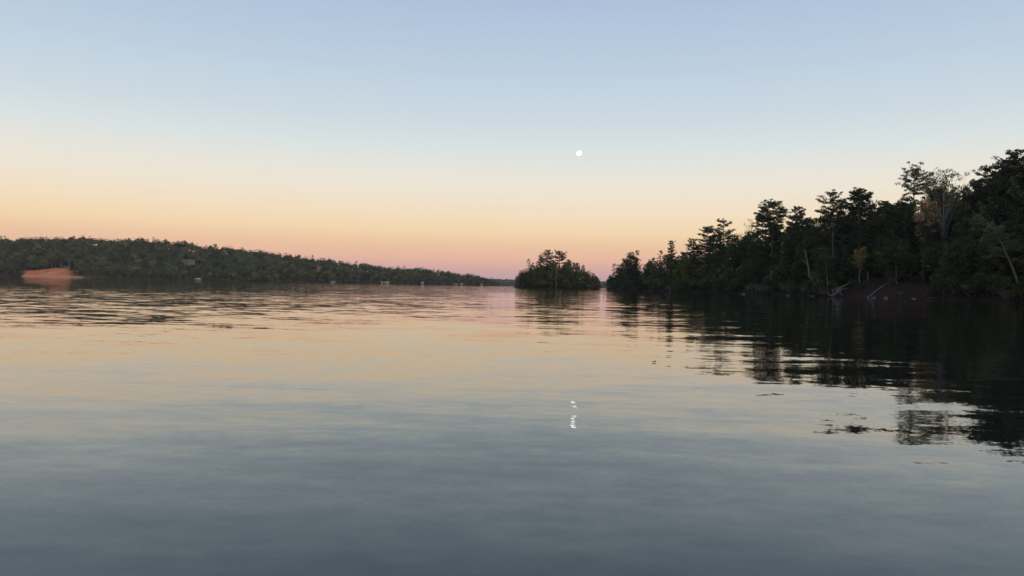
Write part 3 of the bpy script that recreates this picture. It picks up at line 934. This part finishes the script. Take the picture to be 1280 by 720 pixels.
polyline_thing('dead_snag', 'grey leaning dead snag with a fork under the small crowned pine', 'snag', [
    ([(1012, 347, 0), (1010, 330, 0), (1006, 312, 0)], [0.20, 0.17, 0.09]), ([(1010.5, 333, 0), (1006, 328, 0), (1003, 324, 0)], [0.10, 0.08, 0.04])], shore_depth(1010) + 2.0, 'bark_pale')
for x0, y0, x1, y1, lab in ((964.5, 360, 963, 337, 'slim pale bare trunk at the water under the tall layered pine'),
                            (1034, 350, 1032.5, 326, 'grey bare trunk behind the olive shrub'),
                            (1085.5, 357, 1084, 339, 'pale stem right of the yellow tree'),
                            (1121, 353, 1118, 315, 'pale bare trunk on top of the red clay bank')):
    Yt = shore_depth(x0) + (1.8 if y0 > 330 else 2.6)
    if 1050 < x0 < 1178: Yt += 4
    g = at(x0, y0, Yt); g2 = zat(right_z, g.x, Yt) - 0.3
    yb = y0 + (g.z - g2) / Yt * FPX
    dx = (x0 - x1) / (y0 - y1)
    polyline_thing('bare_trunk', lab, 'trunk', [([(x0 + dx * (yb - y0), yb, 0), ((x0 + x1) / 2 + 0.4, (y0 + y1) / 2, 0), (x1, y1, 0)], [0.16, 0.14, 0.07])], Yt, 'bark_pale')


def rock(px, py, size, label, mat='rock'):
    global rng
    rng = np.random.default_rng(int(px * 7))
    Y = shore_depth(px) - 0.6
    p = at(px, py, Y)
    import bmesh
    bm = bmesh.new(); bmesh.ops.create_icosphere(bm, subdivisions=2, radius=1.0)
    for v in bm.verts:
        n = 1 + 0.22 * math.sin(v.co.x * 3.1 + px) + 0.16 * math.sin(v.co.y * 4.3 + px * 2) + 0.05 * rng.normal()
        v.co = Vector((v.co.x * n * size, v.co.y * n * size * 0.8, max(v.co.z * n, -0.5) * size * 0.5))
    me = bpy.data.meshes.new('rock'); bm.to_mesh(me); bm.free()
    me.materials.append(M[mat])
    o = link('rock', me, None, (p.x, Y, 0.05 * size))
    tag(o, label, 'rock', 'rocks at the right waterline')


rock(1016, 370, 0.42, 'small pale rock in the water left of the driftwood')
rock(1092, 371.5, 0.5, 'flat grey rock at the foot of the slanting log')
rock(1107, 372, 0.55, 'grey rock under the red clay bank right of the slanting log')
rock(1142, 372, 0.45, 'lone grey rock under the middle of the red clay bank')
rock(985, 368, 0.5, 'grey rock at the water below the small crowned pine')
rock(930, 366.5, 0.6, 'grey rock on the shore left of the tall layered pine')

# pale marker post at the shore of the point
mb = MB(); mb.tube([[0, 0, -0.6], [0.02, 0, 0.5], [0.03, 0.01, 1.5]], [0.12, 0.11, 0.10], 8, 0.05); mb.box((0.03, 0, 1.55), (0.3, 0.3, 0.1))
p = at(837.5, 364, shore_depth(837) - 1.0)
post = link('marker_post', mb.mesh('marker_post', M['drift']), None, (p.x, p.y, 0.0))
tag(post, 'small pale post at the waterline below the lollipop-topped pine', 'post')

# ------------------------------------------------------------------ island trees
def isl_tree(kind, px, ytop, Y, name, label, v=None, wide=1.0, group=None, cat='tree'):
    p = at(px, ytop, Y)
    z = zat(isl_z, p.x, Y) - 0.2
    pr = PR[kind][(random.randrange(len(PR[kind])) if v is None else v) % len(PR[kind])]
    plant(pr, name, p.x, Y, z, p.z - z, label, cat, group, None, None, wide)


isl_tree('pine', 683.5, 312.5, 455, 'pine_tree', 'tallest flat-topped pine on the island, left of its round neighbour', 3, 1.0)
isl_tree('pine', 699.5, 313.5, 458, 'pine_tree', 'round-topped pine on the island, right of the tallest one', 0, 1.0)
isl_tree('pine_thin', 661.5, 323.5, 452, 'pine_tree', 'thin spindly pine standing up near the left end of the island', 0, 0.85)
isl_tree('pine', 711, 324, 456, 'pine_tree', 'lower pine on the right shoulder of the round-topped island pine', 1, 0.9)
isl_tree('pine', 722, 328.5, 460, 'pine_tree', 'small pine at the middle of the island\'s right slope', 2, 0.9)
isl_tree('pine', 729, 331, 455, 'pine_tree', 'small pine right of the middle of the island\'s right slope', 4, 0.9)
isl_tree('pine', 676, 320, 460, 'pine_tree', 'dark pine pressed against the left of the tallest island pine', 4, 0.9)
GI = 'trees massed on the island'
for x, y, Y in ((650, 337.5, 455), (656, 334, 449), (666, 329, 455), (673, 328, 448), (690, 322, 450), (704, 325, 449), (716, 331, 450), (735, 336, 457),
                (741, 339, 452), (746, 343.5, 455), (749, 349, 456), (647.5, 344, 455), (680, 331, 446), (695, 333, 445), (709, 336, 446), (725, 340, 446), (661, 339, 446), (735, 345, 446)):
    end = 'left' if x < 668 else ('right' if x > 712 else 'middle')
    isl_tree('leafy', x, y, Y, 'broadleaf_tree', 'dark leafy tree massed at the ' + end + ' of the island', None, random.uniform(0.65, 0.9), GI)
isl_tree('lime', 706, 342, 443, 'yellow_green_tree', 'slim yellow-green tree on the island shore right of centre', 0, 0.7)
for x in (648, 654, 660, 667, 674, 681, 688, 703, 711, 718, 725, 732, 739, 745, 749):
    Y = 456 - 17 * math.sqrt(max(0.02, 1 - ((at(x, 360, 445).x - 28) / 27) ** 2)) + 1.2
    p = at(x, 358, Y)
    plant(random.choice(PR['bush']), 'shrub', p.x, Y, zat(isl_z, p.x, Y) - 0.2, random.uniform(3, 5.5), 'dark shrub along the island waterline', 'shrub', 'shrubs along the island waterline')
items = []
for _ in range(120):
    a, r = random.uniform(0, 6.28), random.random() ** 0.5 * 0.9
    x, y = 28 + 26 * r * math.cos(a), 456 + 16 * r * math.sin(a)
    lim = at(640 + FPX * x / y, np.interp(640 + FPX * x / y, [645, 655, 670, 690, 715, 735, 750], [345, 338, 330, 324, 329, 338, 349]), y).z
    items.append((LOW_BUSH[random.randrange(3)], x, y, zat(isl_z, x, y) - 0.2, min((lim - 1) * random.uniform(0.66, 1.0), random.uniform(7, 17)), 0.62))
merged('island_undergrowth', items, 'leaf', 'bark', 'dark undergrowth filling the small island')
for x, yb, yt in ((688.5, 359, 340), (695.5, 359, 336)):
    Y = 441.5
    p = at(x, yt, Y)
    mb = MB(); mb.tube([[0, 0, -0.5], [0.15, 0, p.z * 0.5], [0.1, 0, p.z]], [0.18, 0.15, 0.06], 6, 0.1)
    o = link('bare_trunk', mb.mesh('bare_trunk', M['bark_pale'], True), None, (p.x, Y, 0.2))
    tag(o, 'pale bare trunk at the island shore, ' + ('left one of two' if x < 690 else 'right one of two'), 'trunk')

# ------------------------------------------------------------------ left hillside forest
GL = 'front rank of the hillside forest'
houses_px = [(236, 328), (247, 346), (397, 338)]


def lzone(px):
    if px < 28: return 'left of the red clay slope'
    if px < 105: return 'above the red clay slope'
    if px < 215: return 'right of the red clay slope'
    if px < 300: return 'around the cream boathouse'
    if px < 390: return 'right of the cream boathouse'
    if px < 470: return 'below the white gabled house'
    return 'along the far low shore of the headland'


def shoreY(x): return float(np.interp(x, SHX, SHY) + 7 * vnoise(np.array([x]), np.zeros(1), 90, 21)[0] + 3 * vnoise(np.array([x]), np.zeros(1), 33, 22)[0])


pxs = -20.0
n_front = 0
while pxs < 612:
    for row in range(2):
        x = pxs + random.uniform(-2, 2) + row * 3
        Y0 = 950.0
        for _ in range(3): Y0 = shoreY(at(x, 350, Y0).x)
        d = random.uniform(3, 7) + row * random.uniform(8, 13)
        if 24 < x < 104: d = (52 + row * 9 + random.uniform(-3, 3)) if x < 94 else 20 + row * 12
        if 86 < x < 100 and row == 0 and d > 40: continue
        Y = Y0 + d
        p = at(x, 350, Y); z = zat(left_z, p.x, Y) - 0.3
        if abs(x - 247) < 5 and row == 0: continue
        if 24 < x < 104 and x < 94:
            pr, h, nm = random.choice(PR_TALL), random.uniform(14, 17), 'broadleaf_tree'
        elif 235 < x < 300 and random.random() < 0.3 or (345 < x < 365 and random.random() < 0.4):
            pr, h, nm = random.choice(PR_FAR_LIME), random.uniform(9, 13), 'yellow_green_tree'
        else:
            pr, h, nm = random.choice(PR_FAR), random.uniform(9, 14) + 2 * row, 'broadleaf_tree'
        if x > 540: h *= 0.9
        col = 'yellow-green' if nm[0] == 'y' else 'grey-green'
        plant(pr, nm, p.x, Y, z, h, col + (' shore-edge' if row == 0 else ' second-row') + ' tree across the lake, ' + lzone(x), 'tree', GL)
        n_front += 1
    pxs += np.interp(pxs, [0, 612], [9.5, 9.0])

GC = 'low shrubs around the red clay slope'
for x, d in ((24, 4), (27, 16), (31, 30), (26, 9), (52, 47), (66, 49), (78, 45), (90, 30), (93, 18), (97, 8), (88, 38), (104, 6), (60, 22), (45, 12), (71, 8)):
    Y = shoreY(at(x, 350, 960).x) + d; p = at(x, 350, Y)
    plant(random.choice(PR['bush']), 'shrub', p.x, Y, zat(left_z, p.x, Y) - 0.3, random.uniform(2, 5) if d > 25 or not 30 < x < 85 else random.uniform(1.0, 1.8),
          ('low shrub on the left edge of the red clay slope' if x < 32 else 'low shrub on the right edge of the red clay slope' if x > 85 else
           'low shrub along the top of the red clay slope' if d > 40 else 'lone tuft growing on the open red clay slope'), 'shrub', GC)

items = []
for gx in np.arange(-1000, -20, 9.0):
    for gy in np.arange(0, 300, 9.0):
        x = gx + random.uniform(-3, 3); d = gy + 14 + random.uniform(-3, 3)
        D = float(left_depth(x))
        if d > D + 40: continue
        Y = shoreY(x) + d
        if 640 + FPX * x / Y < -50: continue
        if left_clay(np.array([x]), np.array([d + 4.0]))[0] > 0.05 or left_clay(np.array([x + 3]), np.array([d - 3.0]))[0] > 0.05: continue
        pxx = 640 + FPX * x / Y
        if 20 < d < 66 and abs(x - (CLAY_X1 - 22 - 1.1 * (d - 30))) < 6: continue
        if abs(pxx - 236) < 10 and 55 < d < 112: continue
        if abs(pxx - 397) < 7 and 40 < d < 82: continue
        u = random.random()
        pr = PR_FAR[random.randrange(5)]
        h = random.choice((random.uniform(9, 13), random.uniform(13, 18.5)))
        if u < 0.02: pr = dict(H=17, T=FAR_PINE[0][0], K=FAR_PINE[0][1]); h = random.uniform(15, 19)
        if pxx > 540: h *= 0.85
        items.append((pr, x, Y, zat(left_z, x, Y) - 0.4, h, 1.0))
for x in np.arange(-720, -24, 4.0):
    xx = x + random.uniform(-1.5, 1.5)
    if CLAY_X0 - 2 < xx < CLAY_X1 + 4: continue
    for d in (1.5, 6.5):
        Y = shoreY(xx) + d + random.uniform(-1, 1.5)
        items.append((LOW_BUSH[random.randrange(3)], xx, Y, zat(left_z, xx, Y) - 0.3, random.uniform(2.5, 5.5), 1.0))
merged('hillside_forest', items, 'leaf_far', 'bark_pale', 'grey-green forest covering the low hill across the lake', False)

items = []
for x in np.arange(-440, 900, 9.0):
    for y in (2604, 2612, 2622, 2634, 2648, 2664, 2682, 2702, 2724, 2748, 2775, 2800):
        xx, yy = x + random.uniform(-4, 4), y + random.uniform(-6, 6)
        items.append((DIST[random.randrange(3)], xx, yy, zat(far_z, xx, yy) - 0.5, random.uniform(9, 14), 1.2))
merged('far_forest', items, 'leaf_far', 'bark_pale', 'hazy forest covering the distant ridge beyond the island', False)


# ------------------------------------------------------------------ houses and docks on the far shore
def house(px, Y, w, dep, hw, hr, wall, roof, label, gable_front=False, rz=0.0, zoff=0.0, name='house', nwin=4):
    p = at(px, 340, Y)
    z = zat(left_z, p.x, Y) + zoff
    o = bpy.data.objects.new(name, None); C.objects.link(o); o.location = (p.x, Y, z); o.rotation_euler = (0, 0, rz)
    tag(o, label, 'house')
    mb = MB(); mb.box((0, 0, hw / 2 - 1), (w, dep, hw + 2))
    # gable ends
    if gable_front:
        mb.add([[-w / 2, -dep / 2, hw], [w / 2, -dep / 2, hw], [0, -dep / 2, hw + hr], [0, -dep / 2, hw + hr]], [[0, 1, 2, 3]])
        mb.add([[-w / 2, dep / 2, hw], [w / 2, dep / 2, hw], [0, dep / 2, hw + hr], [0, dep / 2, hw + hr]], [[0, 1, 2, 3]])
    link('wall', mb.mesh('house_wall', M[wall]), o)
    e = 0.5
    for s in (-1, 1):
        r = MB()
        if gable_front:
            a = [s * (w / 2 + e), -dep / 2 - e, hw - e * hr / (w / 2)]; b = [0, -dep / 2 - e, hw + hr]
            q = [a, b, [0, dep / 2 + e, hw + hr], [s * (w / 2 + e), dep / 2 + e, hw - e * hr / (w / 2)]]
        else:
            q = [[-w / 2 - e, s * (dep / 2 + e), hw - e * hr / (dep / 2)], [w / 2 + e, s * (dep / 2 + e), hw - e * hr / (dep / 2)], [w / 2 + e, 0, hw + hr], [-w / 2 - e, 0, hw + hr]]
        q = np.array(q); r.add(np.concatenate([q, q + [0, 0, 0.25]]), [[0, 1, 2, 3], [7, 6, 5, 4], [0, 4, 5, 1], [1, 5, 6, 2], [2, 6, 7, 3], [3, 7, 4, 0]])
        link('roof_slope', r.mesh('roof_slope', M[roof]), o)
    for k in range(nwin):
        m = MB(); m.box((-w / 2 + w * (k + 0.5) / nwin, -dep / 2 - 0.02, hw * 0.52), (w / nwin * 0.5, 0.12, hw * 0.45))
        wdw = link('window', m.mesh('window', M['glass']), o)
        f = MB(); f.box((-w / 2 + w * (k + 0.5) / nwin, -dep / 2 - 0.06, hw * 0.29 - 0.08), (w / nwin * 0.56, 0.2, 0.14))
        link('sill', f.mesh('sill', M['wall_white']), wdw)
    return o


house(235.5, 1058, 17, 9, 3.4, 2.6, 'wall_tan', 'roof_grey', 'long tan house with grey roof among trees halfway up the hill', zoff=4.0)
house(397, 1135, 9, 9, 3.6, 3.2, 'wall_white', 'roof_pale', 'white gabled house showing through trees above the shore', True, zoff=3.0, nwin=2)


def dock(px, w, h, mat, roof, label, deck=4.0, out=7.0, wall=True, name='boat_dock', flat=0.8):
    Y = 1000.0
    for _ in range(4): Y = shoreY(at(px, 350, Y).x)
    Y -= out
    p = at(px, 350, Y)
    o = bpy.data.objects.new(name, None); C.objects.link(o); o.location = (p.x, Y, 0)
    tag(o, label, 'dock')
    m = MB(); m.box((0, 0, 0.5), (w * 1.1, deck, 0.3)); link('deck', m.mesh('deck', M['wood']), o)
    m = MB(); m.box((w * 0.2, deck / 2 + 5, 0.55), (1.6, 10, 0.2)); link('walkway', m.mesh('walkway', M['wood']), o)
    for sx in (-1, 1):
        for sy in (-1, 1):
            m = MB(); m.tube([[sx * w * 0.47, sy * deck * 0.42, -1], [sx * w * 0.47, sy * deck * 0.42, h * 0.5], [sx * w * 0.47, sy * deck * 0.42, h]], [0.14] * 3, 6)
            link('post', m.mesh('post', M['wood']), o)
    if wall:
        m = MB(); m.box((0, 0, 0.65 + (h - 0.65) / 2), (w * 0.8, deck * 0.7, h - 0.7)); link('wall', m.mesh('dock_wall', M[mat]), o)
    m = MB(); m.box((0, 0, h + flat / 2), (w * 1.1, deck * 1.15, flat), 0, (0.8, 0.15)); link('roof', m.mesh('dock_roof', M[roof]), o)
    return o


dock(247.5, 8.0, 1.5, 'wall_cream', 'wall_cream', 'small cream boathouse on the shore of the hill', flat=1.3)
dock(416, 6, 1.5, 'wall_white', 'wall_white', 'low white dock at the shore right of the white gabled house', flat=0.7)
dock(483, 9, 2.6, 'wall_white', 'roof_green', 'dock with pale green roof on the headland shore', flat=1.2)
dock(477.5, 3, 3.0, 'wall_white', 'roof_pale', 'small pale boat shelter beside the green roofed dock', flat=0.8)
dock(528, 5, 3.8, 'wall_white', 'roof_pale', 'boxy white boathouse on the headland shore', flat=0.8)
dock(569, 9, 2.0, 'wall_tan', 'roof_grey', 'tan boathouse with grey roof near the end of the headland', flat=1.6)
dock(577, 4.5, 2.6, 'wall_cream', 'roof_pale', 'small cream boathouse right of the grey roofed one', flat=0.8)
dock(602, 4, 2.4, 'wall_white', 'roof_pale', 'little white dock near the tip of the headland', flat=0.8)

# a white boat far out in front of the distant ridge
p = at(627.5, 357, 2450)
mb = MB()
hull = [(-3.5, 0.0, 0.2), (-3.3, 1.1, 0.2), (2.0, 1.2, 0.2), (4.0, 0.0, 0.4)]
V = [(-3.6, -1.2, 1.2), (2.2, -1.3, 1.25), (4.6, 0, 1.6), (4.6, 0, 1.6), (2.2, 1.3, 1.25), (-3.6, 1.2, 1.2),
     (-3.3, -0.8, -0.3), (2.0, -0.9, -0.3), (3.6, 0, -0.3), (3.6, 0, -0.3), (2.0, 0.9, -0.3), (-3.3, 0.8, -0.3)]
mb.add(V, [[6, 7, 1, 0], [7, 8, 2, 1], [9, 10, 4, 3], [10, 11, 5, 4], [11, 6, 0, 5], [0, 1, 4, 5], [1, 2, 3, 4]])
boat = bpy.data.objects.new('boat', None); C.objects.link(boat); boat.location = (p.x, 2450, 0); boat.rotation_euler = (0, 0, 0.3)
tag(boat, 'tiny white boat in front of the distant ridge', 'boat')
link('hull', mb.mesh('hull', M['wall_white']), boat)
mb = MB(); mb.box((0.2, 0, 2.1), (3.2, 1.9, 1.8), 0, (0.8, 0.85)); link('cabin', mb.mesh('cabin', M['wall_white']), boat)

# small sets of look-alikes are told apart by their place among themselves
sets = {}
for o in scene.objects:
    if o.get('label') and o.get('group') in (GR, GS): sets.setdefault(o['label'], []).append(o)
for lab, os_ in sets.items():
    if not 2 <= len(os_) <= 3: continue
    os_.sort(key=lambda o: o.location.x / o.location.y)
    for o, w in zip(os_, ('leftmost', 'rightmost') if len(os_) == 2 else ('leftmost', 'middlemost', 'rightmost')):
        o['label'] = w + ' ' + lab

# ------------------------------------------------------------------ floating leaf
p = at(817.5, 452, 10.0)
import bmesh
bm = bmesh.new()
nu, nv = 9, 5
grid = []
for i in range(nu):
    u = i / (nu - 1); wdt = 0.026 * math.sin(math.pi * min(1, u * 0.95 + 0.04)) ** 0.8 * (1 + 0.25 * math.cos(u * 21))
    row = []
    for j in range(nv):
        v = j / (nv - 1) * 2 - 1
        row.append(bm.verts.new(((u - 0.5) * 0.085, v * wdt, 0.004 + 0.022 * abs(v) ** 1.5 + 0.05 * (u - 0.45) ** 2 * 4 + 0.004 * math.sin(9 * u + 3 * v))))
    grid.append(row)
for i in range(nu - 1):
    for j in range(nv - 1): bm.faces.new((grid[i][j], grid[i + 1][j], grid[i + 1][j + 1], grid[i][j + 1]))
bmesh.ops.solidify(bm, geom=bm.faces[:], thickness=0.0012)
me = bpy.data.meshes.new('leaf_blade'); bm.to_mesh(me); bm.free(); me.materials.append(M['leaf_brown'])
leaf = bpy.data.objects.new('floating_leaf', None); C.objects.link(leaf); leaf.location = (p.x, p.y, 0.003); leaf.rotation_euler = (0.12, 0.0, 0.5); leaf.scale = (0.8, 0.8, 0.3)
tag(leaf, 'small curled brown leaf floating alone on the open water', 'leaf')
link('blade', me, leaf)
mb = MB(); mb.tube([[-0.042, 0, 0.016], [-0.058, 0.003, 0.026], [-0.07, 0.004, 0.03]], [0.0018, 0.0015, 0.0012], 5)
link('stem', mb.mesh('leaf_stem', M['leaf_brown']), leaf)

# ------------------------------------------------------------------ moon
mm, n, l, b = newmat('moonlight')
n.remove(b)
em = n.new('ShaderNodeEmission')
tc = n.new('ShaderNodeTexCoord'); no = n.new('ShaderNodeTexNoise'); no.inputs['Scale'].default_value = 1.6; no.inputs['Detail'].default_value = 4
l.new(tc.outputs['Generated'], no.inputs['Vector'])
l.new(mixrgb(n, l, no.outputs['Fac'], (0.88, 0.84, 0.74), (1.0, 0.98, 0.9)), em.inputs[0])
em.inputs['Strength'].default_value = 4.0
l.new(em.outputs[0], n['Material Output'].inputs[0])
bm = bmesh.new(); bmesh.ops.create_uvsphere(bm, u_segments=40, v_segments=24, radius=1.0)
me = bpy.data.meshes.new('moon'); bm.to_mesh(me); bm.free(); me.materials.append(mm)
D = 9000.0
mp = at(724, 191.5, D)
moon = link('moon', me, None, mp)
dist = (mp - Vector((0, 0, CAM_H))).length
moon.scale = (dist * 2.9 / FPX,) * 3
tag(moon, 'small bright full moon in the evening sky above the island', 'moon')

# ------------------------------------------------------------------ haze
hm = bpy.data.materials.new('haze_air'); hm.use_nodes = True
hn, hl = hm.node_tree.nodes, hm.node_tree.links
hn.clear()
ho = hn.new('ShaderNodeOutputMaterial'); hv = hn.new('ShaderNodeVolumePrincipled')
hv.inputs['Color'].default_value = (0.86, 0.86, 0.86, 1)
hv.inputs['Density'].default_value = 0.00006
hv.inputs['Anisotropy'].default_value = 0.2
hl.new(hv.outputs[0], ho.inputs['Volume'])
mb = MB(); mb.box((0, 2050, 50), (6600, 5300, 110))
hz = link('haze', mb.mesh('haze', hm))
tag(hz, 'thin evening haze over the lake', None, None, 'stuff')
